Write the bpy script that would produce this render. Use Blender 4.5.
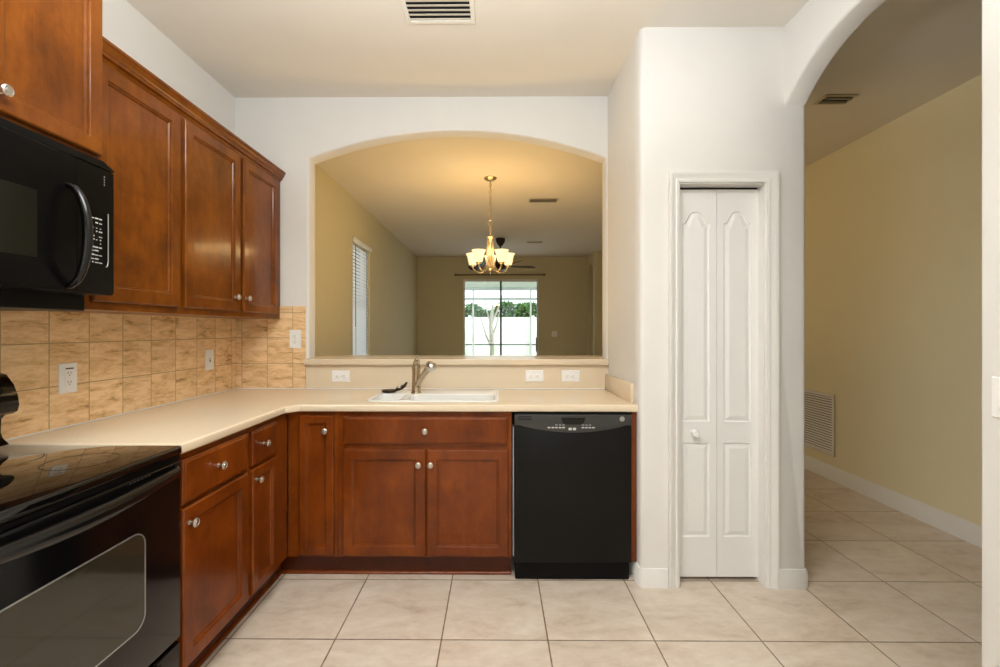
import bpy, bmesh, math, random
from mathutils import Vector, Matrix
random.seed(7)
PI = math.pi
S = bpy.context.scene
for o in list(bpy.data.objects): bpy.data.objects.remove(o, do_unlink=True)
COL = S.collection

# ------------------------------------------------------------------ camera, world, lights, exposure
F = 444.0; YAW = math.radians(0.42)
CAMZ = 1.31
cd = bpy.data.cameras.new('camera'); cam = bpy.data.objects.new('camera', cd); COL.objects.link(cam)
cam.location = (0, 0, CAMZ); cam.rotation_euler = (PI/2, 0, YAW)
cd.sensor_width = 36; cd.lens = F*36/1000; cd.shift_x = 0.0072; cd.shift_y = -0.0035
cd.clip_start = 0.02; cd.clip_end = 200
S.camera = cam
S.view_settings.view_transform = 'Standard'; S.view_settings.look = 'None'
S.view_settings.gamma = 1; S.view_settings.use_curve_mapping = False
S.view_settings.exposure = 0.0

W = bpy.data.worlds.new('world'); S.world = W; W.use_nodes = True
bg = W.node_tree.nodes['Background']
bg.inputs[0].default_value = (0.90, 0.95, 1.0, 1); bg.inputs[1].default_value = 2.6

def area(name, loc, rot, sx, sy, power, color):
    l = bpy.data.lights.new(name, 'AREA'); l.shape = 'RECTANGLE'; l.size = sx; l.size_y = sy
    l.energy = power; l.color = color
    o = bpy.data.objects.new(name, l); COL.objects.link(o); o.location = loc; o.rotation_euler = rot
    return o
area('kitchen_ceiling_light', (-0.3, 0.6, 2.80), (0, 0, 0), 1.2, 0.7, 33, (0.92, 0.96, 1.0))
area('rear_fill', (-0.1, -2.9, 1.5), (PI/2, 0, 0), 2.6, 2.0, 15, (0.88, 0.95, 1.0))  # added fill in front of the closed rear wall, no window there
area('bounce_uplight', (-0.25, 0.45, 2.04), (PI, 0, 0), 0.8, 0.8, 88, (0.87, 0.94, 1.0))  # unseen fill added to brighten the room by way of the ceiling
area('dining_fill', (-0.1, 4.1, 0.9), (PI, 0, 0), 0.8, 0.8, 17, (1.0, 0.68, 0.28))  # unseen warm fill added below the ledge to light the dining ceiling
area('sliding_door_daylight', (0.1, 9.3, 1.2), (-PI/2, 0, 0), 1.5, 2.2, 9, (0.90, 0.96, 1.0))
sl = bpy.data.lights.new('sun', 'SUN'); sl.energy = 3.0; sl.angle = 0.02; sl.color = (1, 0.96, 0.9)
so = bpy.data.objects.new('sun', sl); COL.objects.link(so); so.rotation_euler = Vector((0.8, -0.42, 1.1)).to_track_quat('Z', 'Y').to_euler()
def point(name, loc, power, color, r=0.03):
    l = bpy.data.lights.new(name, 'POINT'); l.energy = power; l.color = color; l.shadow_soft_size = r
    o = bpy.data.objects.new(name, l); COL.objects.link(o); o.location = loc
    return o

# ------------------------------------------------------------------ dimensions (metres, x right, y away, z up)
CEIL = 2.855
BW = 2.94            # kitchen side of the pass-through wall
BWB = 3.055
LW = -1.735          # kitchen left wall
PF = 2.272           # pantry front
PSX = 0.738          # pantry side wall face
PRX = 1.580          # pantry right face
ARX = 1.467          # arch wall, kitchen face
HALLX = 2.93
FAR = 9.4
DL = -1.67           # dining left wall
CT = 0.92            # counter top
NEAR = -3.2

# ------------------------------------------------------------------ materials
def lin(c):
    return tuple(((v/255)/12.92 if v/255 <= 0.04045 else ((v/255+0.055)/1.055)**2.4) for v in c)
class NT:
    def __init__(s, name):
        s.m = bpy.data.materials.new(name); s.m.use_nodes = True; s.t = s.m.node_tree; s.n = s.t.nodes
        s.b = s.n['Principled BSDF']
    def node(s, ty, **kw):
        n = s.n.new(ty)
        for k, v in kw.items(): setattr(n, k, v)
        return n
    def link(s, a, b): s.t.links.new(a, b)
    def put(s, inp, v):
        if isinstance(v, (int, float)): inp.default_value = v
        elif isinstance(v, tuple): inp.default_value = v
        else: s.link(v, inp)
    def math(s, op, a, b=0.0, c=None):
        n = s.node('ShaderNodeMath', operation=op); s.put(n.inputs[0], a); s.put(n.inputs[1], b)
        if c is not None: s.put(n.inputs[2], c)
        return n.outputs[0]
    def vmul(s, a, v):
        n = s.node('ShaderNodeVectorMath', operation='MULTIPLY'); s.link(a, n.inputs[0]); s.put(n.inputs[1], v); return n.outputs[0]
    def vadd(s, a, b):
        n = s.node('ShaderNodeVectorMath', operation='ADD'); s.link(a, n.inputs[0]); s.link(b, n.inputs[1]); return n.outputs[0]
    def noise(s, vec, scale, detail=4, rough=0.55, dist=0.0):
        n = s.node('ShaderNodeTexNoise'); s.link(vec, n.inputs['Vector']); n.inputs['Scale'].default_value = scale
        n.inputs['Detail'].default_value = detail; n.inputs['Roughness'].default_value = rough; n.inputs['Distortion'].default_value = dist
        return n.outputs['Fac']
    def ramp(s, fac, stops):
        n = s.node('ShaderNodeValToRGB'); s.link(fac, n.inputs[0]); e = n.color_ramp.elements
        while len(e) < len(stops): e.new(0.5)
        for i, (p, c) in enumerate(stops): e[i].position = p; e[i].color = (*c, 1)
        return n.outputs[0]
    def mix(s, f, a, b, mode='MIX'):
        n = s.node('ShaderNodeMix', data_type='RGBA', blend_type=mode); s.put(n.inputs[0], f)
        for i, v in ((6, a), (7, b)):
            if isinstance(v, tuple): n.inputs[i].default_value = (*v[:3], 1)
            else: s.link(v, n.inputs[i])
        return n.outputs[2]
    def bump(s, h, strength=0.2, dist=0.002):
        n = s.node('ShaderNodeBump'); s.link(h, n.inputs['Height']); n.inputs['Strength'].default_value = strength
        n.inputs['Distance'].default_value = dist; s.link(n.outputs[0], s.b.inputs['Normal'])
    def obj(s):
        return s.node('ShaderNodeTexCoord').outputs['Object']
    def pos(s):
        return s.node('ShaderNodeNewGeometry').outputs['Position']
def plain(name, col, rough=0.5, metal=0.0, spec=0.5, coat=0.0, var=0.03, nscale=6.0, bump=0.0, bscale=80):
    t = NT(name); c = lin(col)
    f = t.noise(t.obj(), nscale, 3)
    t.link(t.ramp(f, [(0.3, tuple(v*(1-var) for v in c)), (0.7, tuple(min(1, v*(1+var)) for v in c))]), t.b.inputs['Base Color'])
    t.b.inputs['Roughness'].default_value = rough; t.b.inputs['Metallic'].default_value = metal
    t.b.inputs['Specular IOR Level'].default_value = spec; t.b.inputs['Coat Weight'].default_value = coat
    t.b.inputs['Coat Roughness'].default_value = 0.08
    if bump: t.bump(t.noise(t.obj(), bscale, 3), bump, 0.001)
    return t.m
def wood(name, c0, c1, c2, rough=0.3):
    t = NT(name); o = t.obj()
    r = t.node('ShaderNodeObjectInfo').outputs['Random']
    cmb = t.node('ShaderNodeCombineXYZ'); t.link(r, cmb.inputs[0]); t.link(r, cmb.inputs[1]); t.link(r, cmb.inputs[2])
    ov = t.vadd(o, t.vmul(cmb.outputs[0], (7.3, 3.1, 5.7)))
    g = t.noise(t.vmul(ov, (60, 60, 2.2)), 1.0, 5, 0.6)
    bl = t.noise(t.vmul(ov, (5, 5, 3.2)), 1.3, 6, 0.66, 0.3)
    mixf = t.math('ADD', t.math('MULTIPLY', g, 0.16), t.math('MULTIPLY', bl, 0.84))
    t.link(t.ramp(mixf, [(0.26, lin(c0)), (0.5, lin(c1)), (0.74, lin(c2))]), t.b.inputs['Base Color'])
    t.b.inputs['Roughness'].default_value = rough; t.b.inputs['Coat Weight'].default_value = 0.4
    t.b.inputs['Coat Roughness'].default_value = 0.13; t.b.inputs['Specular IOR Level'].default_value = 0.12
    t.bump(g, 0.12, 0.001); t.link(t.b.inputs['Normal'].links[0].from_socket, t.b.inputs['Coat Normal'])
    return t.m
def tiles(name, ua, va, size, ou, ov_, grout_w, cols, grout_col, rough, streak, var=0.08, scale=3.0, bumpd=0.002):
    t = NT(name); p = t.pos(); sp = t.node('ShaderNodeSeparateXYZ'); t.link(p, sp.inputs[0])
    def axis(a, o):
        q = t.math('DIVIDE', t.math('SUBTRACT', sp.outputs[a], o), size)
        f = t.math('FRACT', q); e = t.math('MULTIPLY', t.math('MINIMUM', f, t.math('SUBTRACT', 1.0, f)), size)
        return t.math('FLOOR', q), e
    cu, eu = axis(ua, ou); cv, ev = axis(va, ov_)
    edge = t.math('MINIMUM', eu, ev)
    wob = t.math('MULTIPLY', t.math('SUBTRACT', t.noise(p, 30, 2), 0.5), grout_w*0.5)
    mr = t.node('ShaderNodeMapRange'); t.link(t.math('ADD', edge, wob), mr.inputs[0])
    mr.inputs[1].default_value = grout_w*0.35; mr.inputs[2].default_value = grout_w*0.7
    cell = t.node('ShaderNodeCombineXYZ'); t.link(cu, cell.inputs[0]); t.link(cv, cell.inputs[1])
    wn = t.node('ShaderNodeTexWhiteNoise', noise_dimensions='3D'); t.link(cell.outputs[0], wn.inputs['Vector'])
    off = t.vmul(wn.outputs['Color'], (31.0, 17.0, 23.0))
    v = t.vadd(t.vmul(p, streak), off)
    n1 = t.noise(v, scale, 6, 0.62, 0.8); n2 = t.noise(v, scale*4.2, 5, 0.7, 0.3)
    f = t.math('ADD', t.math('MULTIPLY', n1, 0.62), t.math('MULTIPLY', n2, 0.38))
    c = t.ramp(f, [(p_, lin(c_)) for p_, c_ in cols])
    val = t.math('ADD', 1.0-var, t.math('MULTIPLY', wn.outputs['Value'], 2*var))
    hv = t.node('ShaderNodeHueSaturation'); t.link(val, hv.inputs['Value']); t.link(c, hv.inputs['Color'])
    t.link(t.mix(mr.outputs[0], lin(grout_col), hv.outputs[0]), t.b.inputs['Base Color'])
    t.b.inputs['Roughness'].default_value = rough
    h = t.math('ADD', t.math('MULTIPLY', mr.outputs[0], 1.0), t.math('MULTIPLY', n2, 0.12))
    t.bump(h, 0.5, bumpd)
    return t.m
def glow(name, col, strength, base=(240, 225, 195)):
    t = NT(name); t.b.inputs['Base Color'].default_value = (*lin(base), 1)
    t.b.inputs['Emission Color'].default_value = (*lin(col), 1); t.b.inputs['Emission Strength'].default_value = strength
    t.b.inputs['Roughness'].default_value = 0.3
    return t.m
def pane_mat(name):
    t = NT(name); t.n.remove(t.b)
    tr = t.node('ShaderNodeBsdfTransparent'); tr.inputs[0].default_value = (0.93, 0.96, 0.95, 1)
    gl = t.node('ShaderNodeBsdfGlossy'); gl.inputs['Roughness'].default_value = 0.01
    fr = t.node('ShaderNodeFresnel'); fr.inputs[0].default_value = 1.5
    mx = t.node('ShaderNodeMixShader'); t.link(fr.outputs[0], mx.inputs[0]); t.link(tr.outputs[0], mx.inputs[1]); t.link(gl.outputs[0], mx.inputs[2])
    t.link(mx.outputs[0], t.n['Material Output'].inputs[0])
    return t.m

M = {}
M['wall'] = plain('wall_paint', (229, 226, 220), 0.75, var=0.01, bump=0.12, bscale=90, spec=0.3)
M['tan'] = plain('wall_paint_warm_light', (212, 203, 168), 0.75, var=0.01, bump=0.12, bscale=90, spec=0.3)  # wall paint with the warm, dimmer room light put into its colour
M['hall'] = plain('hallway_wall_light_tint', (234, 224, 190), 0.75, var=0.01, bump=0.12, bscale=90, spec=0.3)  # wall colour lightened to stand in for more light in the hallway
M['ceil'] = plain('ceiling_paint', (226, 219, 207), 0.85, var=0.01, bump=0.35, bscale=45, spec=0.2)
M['trim'] = plain('white_trim_paint', (238, 235, 230), 0.35, var=0.01)
M['door'] = plain('white_door_paint', (240, 238, 234), 0.4, var=0.01)
M['wood_up'] = wood('stained_maple', (72, 34, 4), (116, 60, 9), (144, 82, 18))
M['wood'] = wood('stained_cherry', (78, 32, 4), (114, 52, 9), (140, 70, 16))
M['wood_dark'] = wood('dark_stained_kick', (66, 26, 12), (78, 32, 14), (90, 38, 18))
M['counter'] = plain('beige_solid_surface', (228, 209, 180), 0.16, var=0.02, nscale=120, spec=0.5)
M['ledge'] = plain('beige_ledge', (224, 206, 178), 0.25, var=0.02, nscale=120)
M['floor'] = tiles('floor_tile', 0, 1, 0.45, -0.231, 1.876, 0.0055,
                   [(0.3, (186, 166, 144)), (0.45, (212, 194, 174)), (0.6, (224, 209, 192)), (0.75, (232, 220, 206))],
                   (128, 106, 82), 0.3, (1.0, 2.0, 1.0), 0.03, 3.2, 0.0015)
bs = [(0.34, (156, 112, 64)), (0.43, (224, 182, 128)), (0.55, (246, 210, 162)), (0.72, (250, 226, 188))]
M['tile_left'] = tiles('backsplash_tile_left', 1, 2, 0.169, 1.700-0.169*8, CT, 0.004, bs, (184, 148, 102), 0.35, (1.0, 1.2, 5.0), 0.06, 4.5, 0.0015)
M['tile_back'] = tiles('backsplash_tile_back', 0, 2, 0.169, -1.346-0.169*4, CT, 0.004, bs, (190, 158, 116), 0.35, (1.2, 1.0, 5.0), 0.06, 4.5, 0.0015)
M['black'] = plain('black_enamel', (10, 9, 9), 0.14, var=0.05, spec=0.3)
M['black_satin'] = plain('satin_black_plastic', (9, 9, 9), 0.4, var=0.05, spec=0.15)
M['black_dull'] = plain('dark_smoked_plastic', (8, 8, 8), 0.3, var=0.05, spec=0.12)
M['black_shine'] = plain('polished_black_plastic', (10, 10, 10), 0.16, var=0.05, spec=0.45)
M['micro_window'] = plain('microwave_window_glass', (20, 21, 17), 0.12, var=0.1, spec=0.25)
M['black_glass'] = plain('black_glass', (8, 8, 7), 0.03, var=0.05, spec=0.6)
M['dw_black'] = plain('dishwasher_black', (14, 13, 12), 0.3, var=0.06, spec=0.2)
M['dw_panel'] = plain('dishwasher_panel_grey', (62, 62, 60), 0.28, var=0.08, metal=0.3)
M['oven_window'] = plain('oven_window_glass', (46, 44, 33), 0.06, var=0.1, spec=0.7)
M['silver'] = plain('silver_trim', (170, 170, 165), 0.3, metal=0.6)
M['nickel'] = plain('brushed_nickel', (205, 200, 192), 0.28, metal=1.0)
M['bronze_nickel'] = plain('warm_brushed_nickel', (186, 170, 146), 0.24, metal=1.0)
M['chand_metal'] = plain('antique_nickel', (196, 178, 146), 0.3, metal=0.85)
M['dark_metal'] = plain('dark_bronze', (48, 38, 28), 0.4, metal=0.6)
M['sink'] = plain('white_sink_enamel', (240, 239, 234), 0.12, var=0.01)
M['white'] = plain('white_plastic', (242, 240, 236), 0.3, var=0.01)
M['slot'] = plain('dark_slot', (96, 92, 86), 0.6)
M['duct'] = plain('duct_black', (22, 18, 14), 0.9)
M['vent'] = plain('vent_white', (226, 222, 212), 0.45, var=0.01)
M['vent_tan'] = plain('vent_tan_white', (206, 194, 168), 0.45, var=0.01)
M['label'] = plain('panel_print', (205, 205, 200), 0.5)
M['shade'] = glow('frosted_shade_glass', (255, 226, 172), 0.95)
M['glass'] = pane_mat('window_glass')
M['blind'] = plain('white_blind', (240, 242, 244), 0.5, var=0.01)
_t = NT('white_blind_slat'); _t.b.inputs['Base Color'].default_value = (*lin((242, 244, 246)), 1)
_tr = _t.node('ShaderNodeBsdfTranslucent'); _tr.inputs[0].default_value = (0.96, 0.97, 0.97, 1)
_mx = _t.node('ShaderNodeMixShader'); _mx.inputs[0].default_value = 0.55; _t.link(_t.b.outputs[0], _mx.inputs[1]); _t.link(_tr.outputs[0], _mx.inputs[2])
_t.link(_mx.outputs[0], _t.n['Material Output'].inputs[0]); M['slat'] = _t.m
M['fence'] = plain('white_vinyl_fence', (240, 240, 238), 0.5)
M['lanai'] = plain('lanai_paint', (214, 220, 222), 0.7)
M['leaf'] = plain('shrub_leaf', (60, 100, 42), 0.6, var=0.6, nscale=5)
M['bark'] = plain('pale_bark', (176, 170, 158), 0.8, var=0.2, nscale=20)
M['deck'] = plain('patio_concrete', (206, 202, 192), 0.8)
M['grass'] = plain('lawn_grass', (120, 150, 84), 0.9, var=0.3)
M['fan_metal'] = plain('matte_dark_fan_metal', (36, 28, 20), 0.7)
M['rod'] = plain('brown_rod', (112, 92, 62), 0.5)
M['fan_blade'] = wood('dark_fan_blade', (34, 26, 18), (44, 34, 24), (54, 42, 30), 0.8)

# ------------------------------------------------------------------ mesh helpers
def box(bm, x0, x1, y0, y1, z0, z1, bev=0.0, seg=2):
    vs = [bm.verts.new((x, y, z)) for x in (x0, x1) for y in (y0, y1) for z in (z0, z1)]
    fs = [bm.faces.new([vs[i] for i in f]) for f in ((0,1,3,2),(4,6,7,5),(0,4,5,1),(2,3,7,6),(0,2,6,4),(1,5,7,3))]
    if bev:
        es = set(e for f in fs for e in f.edges)
        bmesh.ops.bevel(bm, geom=list(es), offset=bev, segments=seg, affect='EDGES', profile=0.5)
    return vs
def tube(bm, pts, rads, seg=12, cap=True):
    pts = [Vector(p) for p in pts]
    if not isinstance(rads, (list, tuple)): rads = [rads]*len(pts)
    rings = []; up = None
    for i, p in enumerate(pts):
        d = (pts[min(i+1, len(pts)-1)] - pts[max(i-1, 0)]).normalized()
        if up is None:
            up = d.orthogonal().normalized()
        else:
            up = (up - d*up.dot(d)).normalized()
        s = d.cross(up)
        rings.append([bm.verts.new(p + (up*math.cos(a)+s*math.sin(a))*rads[i]) for a in [2*PI*k/seg for k in range(seg)]])
    for a, b in zip(rings, rings[1:]):
        for k in range(seg): bm.faces.new((a[k], a[(k+1)%seg], b[(k+1)%seg], b[k]))
    if cap:
        bm.faces.new(rings[0][::-1]); bm.faces.new(rings[-1])
def lathe(bm, prof, c=(0,0,0), seg=24, axis='z', thick=None):
    """prof: (r, h) pairs; h along the axis"""
    c = Vector(c); rings = []
    def P(r, h, a):
        u, v = r*math.cos(a), r*math.sin(a)
        return c + Vector({'z': (u, v, h), 'y': (u, -h, v), 'x': (h, u, v)}[axis])
    for r, h in prof:
        if r < 1e-6: rings.append([bm.verts.new(P(0, h, 0))])
        else: rings.append([bm.verts.new(P(r, h, 2*PI*k/seg)) for k in range(seg)])
    for a, b in zip(rings, rings[1:]):
        for k in range(seg):
            k2 = (k+1) % seg
            if len(a) == 1 and len(b) == 1: continue
            if len(a) == 1: bm.faces.new((a[0], b[k2], b[k]))
            elif len(b) == 1: bm.faces.new((a[k], a[k2], b[0]))
            else: bm.faces.new((a[k], a[k2], b[k2], b[k]))
    if len(rings[0]) > 1: bm.faces.new(rings[0][::-1])
    if len(rings[-1]) > 1: bm.faces.new(rings[-1])
def sweep(bm, path, prof, fn):
    """path in a plane (u,v); prof (off, w): off along the left normal in the plane, w out of it; fn(u,v,w)->xyz"""
    P = [Vector(p) for p in path]; rows = []
    for i, p in enumerate(P):
        def nrm(a, b):
            d = (b-a).normalized(); return Vector((-d.y, d.x))
        n1 = nrm(P[i-1], p) if i > 0 else None
        n2 = nrm(p, P[i+1]) if i < len(P)-1 else None
        if n1 is None: m = n2
        elif n2 is None: m = n1
        else:
            m = (n1+n2); m = m/ (m.dot(n1))
        rows.append([bm.verts.new(fn(p.x+m.x*o, p.y+m.y*o, w)) for o, w in prof])
    k = len(prof)
    for a, b in zip(rows, rows[1:]):
        for j in range(k): bm.faces.new((a[j], a[(j+1)%k], b[(j+1)%k], b[j]))
    bm.faces.new(rows[0][::-1]); bm.faces.new(rows[-1])
def loft_rect(bm, w, h, prof, x0=0, z0=0, cap=True, top=None):
    """nested rectangles; prof (inset, y)"""
    rows = []
    for i, y in prof:
        rows.append([bm.verts.new((x0+a, y, z0+b)) for a, b in ((i, i), (w-i, i), (w-i, h-i), (i, h-i))])
    for a, b in zip(rows, rows[1:]):
        for j in range(4): bm.faces.new((a[j], a[(j+1)%4], b[(j+1)%4], b[j]))
    if cap: bm.faces.new(rows[-1]); bm.faces.new(rows[0][::-1])
def slab(bm, outer, holes, fn, thick, bev_hole=0.0, bev_pred=None, seg=3):
    """plate with holes: outline in (u,v), fn(u,v,w)->xyz, w from 0 to thick"""
    es = []; loops = []
    for L in [outer]+holes:
        vs = [bm.verts.new(fn(u, v, 0)) for u, v in L]; loops.append(vs)
        es += [bm.edges.new((vs[i], vs[(i+1) % len(vs)])) for i in range(len(vs))]
    r = bmesh.ops.triangle_fill(bm, use_beauty=True, edges=es)
    fs = [g for g in r['geom'] if isinstance(g, bmesh.types.BMFace)]
    e = bmesh.ops.extrude_face_region(bm, geom=fs, use_keep_orig=True)
    nv = [g for g in e['geom'] if isinstance(g, bmesh.types.BMVert)]
    d = Vector(fn(0, 0, thick)) - Vector(fn(0, 0, 0))
    bmesh.ops.translate(bm, verts=nv, vec=d)
    bmesh.ops.recalc_face_normals(bm, faces=bm.faces[:])
    if bev_hole:
        sel = []
        for ed in bm.edges:
            if len(ed.link_faces) == 2 and ed.calc_face_angle(0) > 1.2:
                if bev_pred is None or bev_pred((ed.verts[0].co+ed.verts[1].co)/2, ed): sel.append(ed)
        bmesh.ops.bevel(bm, geom=sel, offset=bev_hole, segments=seg, affect='EDGES', profile=0.5)
    bmesh.ops.recalc_face_normals(bm, faces=bm.faces[:])

def mk(name, bm, mat, parent=None, smooth=None, origin=None):
    """link a bmesh as one object; smooth = auto smooth angle in degrees"""
    bmesh.ops.recalc_face_normals(bm, faces=bm.faces[:])
    me = bpy.data.meshes.new(name)
    if origin is not None: bmesh.ops.translate(bm, verts=bm.verts[:], vec=-Vector(origin))
    bm.to_mesh(me); bm.free()
    o = bpy.data.objects.new(name, me); COL.objects.link(o)
    me.materials.append(M[mat] if isinstance(mat, str) else mat)
    if smooth:
        me.polygons.foreach_set('use_smooth', [True]*len(me.polygons))
        me.set_sharp_from_angle(angle=math.radians(smooth))
    if parent: o.parent = parent
    if origin is not None: o.location = origin
    return o
def thing(name, label, cat, loc, rz=0.0, group=None):
    o = bpy.data.objects.new(name, None); COL.objects.link(o); o.empty_display_size = 0.1
    o.location = loc; o.rotation_euler = (0, 0, rz); o['label'] = label; o['category'] = cat
    if group: o['group'] = group
    return o
def tag(o, label, cat, group=None):
    o['label'] = label; o['category'] = cat
    if group: o['group'] = group
    return o
def struct(name, bm, mat, smooth=None, label=None, cat=None):
    o = mk(name, bm, mat, None, smooth); o['kind'] = 'structure'
    if label: o['label'] = label
    if cat: o['category'] = cat
    return o
def copy_tree(o, parent=None):
    c = o.copy(); COL.objects.link(c)
    if parent: c.parent = parent
    for ch in [k for k in o.children]: copy_tree(ch, c)
    return c
B = bmesh.new
XY = lambda u, v, w: (u, v, w)

# ------------------------------------------------------------------ room shell
bm = B(); box(bm, -1.9, HALLX+0.15, NEAR-0.15, FAR+0.05, -0.12, 0.0)
struct('floor', bm, 'floor', label='beige square tile floor with dark grout', cat='floor')
bm = B(); box(bm, -1.9, HALLX+0.15, NEAR-0.15, FAR+0.15, CEIL, CEIL+0.12)
struct('ceiling', bm, 'ceil', label='cream textured ceiling', cat='ceiling')
bm = B(); box(bm, LW-0.12, LW, NEAR, BWB, 0, CEIL)
struct('wall_left', bm, 'wall', label='cream kitchen wall behind the cabinets and range', cat='wall')

def arc(x0, x1, zs, zp, n=28):
    w = x1-x0; r = ((w/2)**2+(zp-zs)**2)/(2*(zp-zs)); cx = (x0+x1)/2; cz = zp-r
    a0 = math.atan2(zs-cz, x0-cx); a1 = math.atan2(zs-cz, x1-cx)
    return [(cx+r*math.cos(a0+(a1-a0)*i/n), cz+r*math.sin(a0+(a1-a0)*i/n)) for i in range(n+1)]
# pass-through wall
OL, OR = -1.245, 0.728
hole = [(OL, 1.076)] + arc(OL, OR, 2.449, 2.632) + [(OR, 1.076)]
bm = B()
slab(bm, [(LW, 0), (PSX+0.1, 0), (PSX+0.1, CEIL), (LW, CEIL)], [hole], lambda u, v, w: (u, BW+w, v), BWB-BW, 0.012,
     lambda c, e: 1.1 < c.z < 2.7 and OL-0.01 < c.x < OR+0.01 and abs(e.verts[0].co.y-e.verts[1].co.y) < 0.001)
struct('wall_back', bm, 'wall', 40, 'cream wall with the arched pass-through above the sink', 'wall')
# pantry box
bm = B()
DX0, DX1, DZ = 0.930, 1.377, 2.062
slab(bm, [(PSX, 0), (DX0, 0), (DX0, DZ), (DX1, DZ), (DX1, 0), (PRX, 0), (PRX, CEIL), (PSX, CEIL)], [],
     lambda u, v, w: (u, PF+w, v), 0.1, 0.02,
     lambda c, e: abs(e.verts[0].co.z-e.verts[1].co.z) > 1 and (c.x < PSX+0.01 or c.x > PRX-0.01) and c.y < PF+0.01)
struct('wall_pantry_front', bm, 'wall', 40, 'cream wall around the white pantry door', 'wall')
bm = B(); box(bm, PSX, PSX+0.1, PF+0.1, BW, 0, CEIL)
struct('wall_pantry_side', bm, 'wall', label='cream side wall between the counter and pantry', cat='wall')
bm = B(); box(bm, PRX-0.1, PRX, PF+0.1, 3.25, 0, CEIL); box(bm, PSX+0.1, PRX-0.1, 3.15, 3.25, 0, CEIL)
struct('wall_pantry_rear', bm, 'tan')
# arch wall, running towards the camera
JY = 1.360
bm = B()
outl = [(NEAR, 0), (JY, 0)] + arc(JY, PF, 2.452, 2.638) + [(PF, CEIL), (NEAR, CEIL)]
slab(bm, outl, [], lambda u, v, w: (ARX+w, u, v), PRX-ARX, 0.014,
     lambda c, e: c.y > JY-0.01 and c.y < PF-0.005 and c.z < 2.7 and c.z > 0.01 and abs(e.verts[0].co.x-e.verts[1].co.x) < 0.001)
struct('wall_right', bm, 'wall', 40, 'cream wall with the arched opening to the hallway', 'wall')
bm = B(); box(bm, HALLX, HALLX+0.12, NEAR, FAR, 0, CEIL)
struct('wall_hall', bm, 'hall', label='hallway wall tinted for warm light beyond the arch', cat='wall')
# rear wall behind the camera
bm = B(); box(bm, LW, HALLX, NEAR-0.12, NEAR, 0, CEIL)
struct('wall_rear', bm, 'wall')
# dining room
WY0, WY1, WZ0, WZ1 = 5.16, 5.86, 0.85, 2.37
bm = B()
slab(bm, [(BWB, 0), (FAR, 0), (FAR, CEIL), (BWB, CEIL)], [[(WY0, WZ0), (WY1, WZ0), (WY1, WZ1), (WY0, WZ1)]], lambda u, v, w: (DL-w, u, v), 0.14)
struct('wall_dining_left', bm, 'tan', label='dining room wall tinted for warm light with the blind covered window', cat='wall')
SX0, SX1, SZ = -0.70, 0.905, 2.39
bm = B()
slab(bm, [(DL-0.14, 0), (SX0, 0), (SX0, SZ), (SX1, SZ), (SX1, 0), (HALLX, 0), (HALLX, CEIL), (DL-0.14, CEIL)], [], lambda u, v, w: (u, FAR+w, v), 0.15)
struct('wall_far', bm, 'tan', label='far wall tinted for warm light around the sliding glass door', cat='wall')
# far right block with an arched niche
bm = B()
BX, BY = 1.93, 8.72
niche = [(8.86, 0), *arc(8.86, 9.30, 2.50, 2.66, 12), (9.30, 0)]
slab(bm, [(BY, 0)] + niche + [(FAR, 0), (FAR, CEIL), (BY, CEIL)], [], lambda u, v, w: (BX+w, u, v), 0.12)
box(bm, BX+0.12, HALLX, BY, BY+0.12, 0, CEIL)
struct('wall_niche', bm, 'tan', label='wall corner tinted for warm light with a narrow arched opening beside the far wall', cat='wall')
bm = B(); loft_rect(bm, 0.52, 2.08, [(0, 0), (0, -0.03), (0.08, -0.03), (0.09, -0.022), (0.1, -0.022)])
o = struct('door_3', bm, 'tan', label='narrow door inside the far arched opening', cat='door')
o.location = (BX+0.2, 9.34, 0); o.rotation_euler = (0, 0, -PI/2)

# ------------------------------------------------------------------ trims
bbprof = [(0, 0), (0.014, 0), (0.014, 0.062), (0.011, 0.072), (0.011, 0.078), (0.006, 0.094), (0, 0.094)]
def baseboard(name, path, label, prof=bbprof):
    bm = B(); sweep(bm, path, prof, lambda u, v, w: (u, v, w))
    return struct(name, bm, 'trim', 50, label, 'baseboard')
# left normal must point out of the wall, so paths run with the room on their left
baseboard('baseboard_pantry_left', [(0.874, PF), (PSX+0.014, PF), (PSX, PF+0.014), (PSX, 2.62)][::-1][::-1][::-1] if False else [(PSX, 2.62), (PSX, PF+0.012), (PSX+0.012, PF), (0.874, PF)][::-1], 'white baseboard wrapping the corner between dishwasher and pantry door')
baseboard('baseboard_pantry_right', [(PRX, 3.25), (PRX, PF+0.012), (PRX-0.012, PF), (1.428, PF)], 'white baseboard right of the pantry door')
big = [(0, 0), (0.015, 0), (0.015, 0.085), (0.011, 0.098), (0.011, 0.105), (0.006, 0.125), (0, 0.125)]
baseboard('baseboard_hall', [(HALLX, NEAR), (HALLX, BY)], 'off white baseboard along the hallway wall', big)
baseboard('baseboard_right', [(ARX, NEAR), (ARX, JY)], 'white baseboard of the arch wall')
# window stool / pantry casing
bm = B()
cas = [(0.0, 0.0), (0.0, -0.008), (0.012, -0.012), (0.016, -0.009), (0.034, -0.015), (0.040, -0.020), (0.053, -0.020), (0.053, 0.0)]
sweep(bm, [(DX0, 0), (DX0, DZ), (DX1, DZ), (DX1, 0)], [(o, w) for o, w in cas], lambda u, v, w: (u, PF+w-0.0005, v))
struct('trim_1', bm, 'trim', 50, 'white moulded casing around the pantry door', 'trim')
bm = B()   # jamb lining and track
box(bm, DX0, DX0+0.008, PF, PF+0.1, 0, DZ); box(bm, DX1-0.008, DX1, PF, PF+0.1, 0, DZ); box(bm, DX0+0.008, DX1-0.008, PF, PF+0.1, DZ-0.006, DZ)
struct('trim_2', bm, 'trim', label='white jamb lining of the pantry door', cat='trim')

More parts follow.
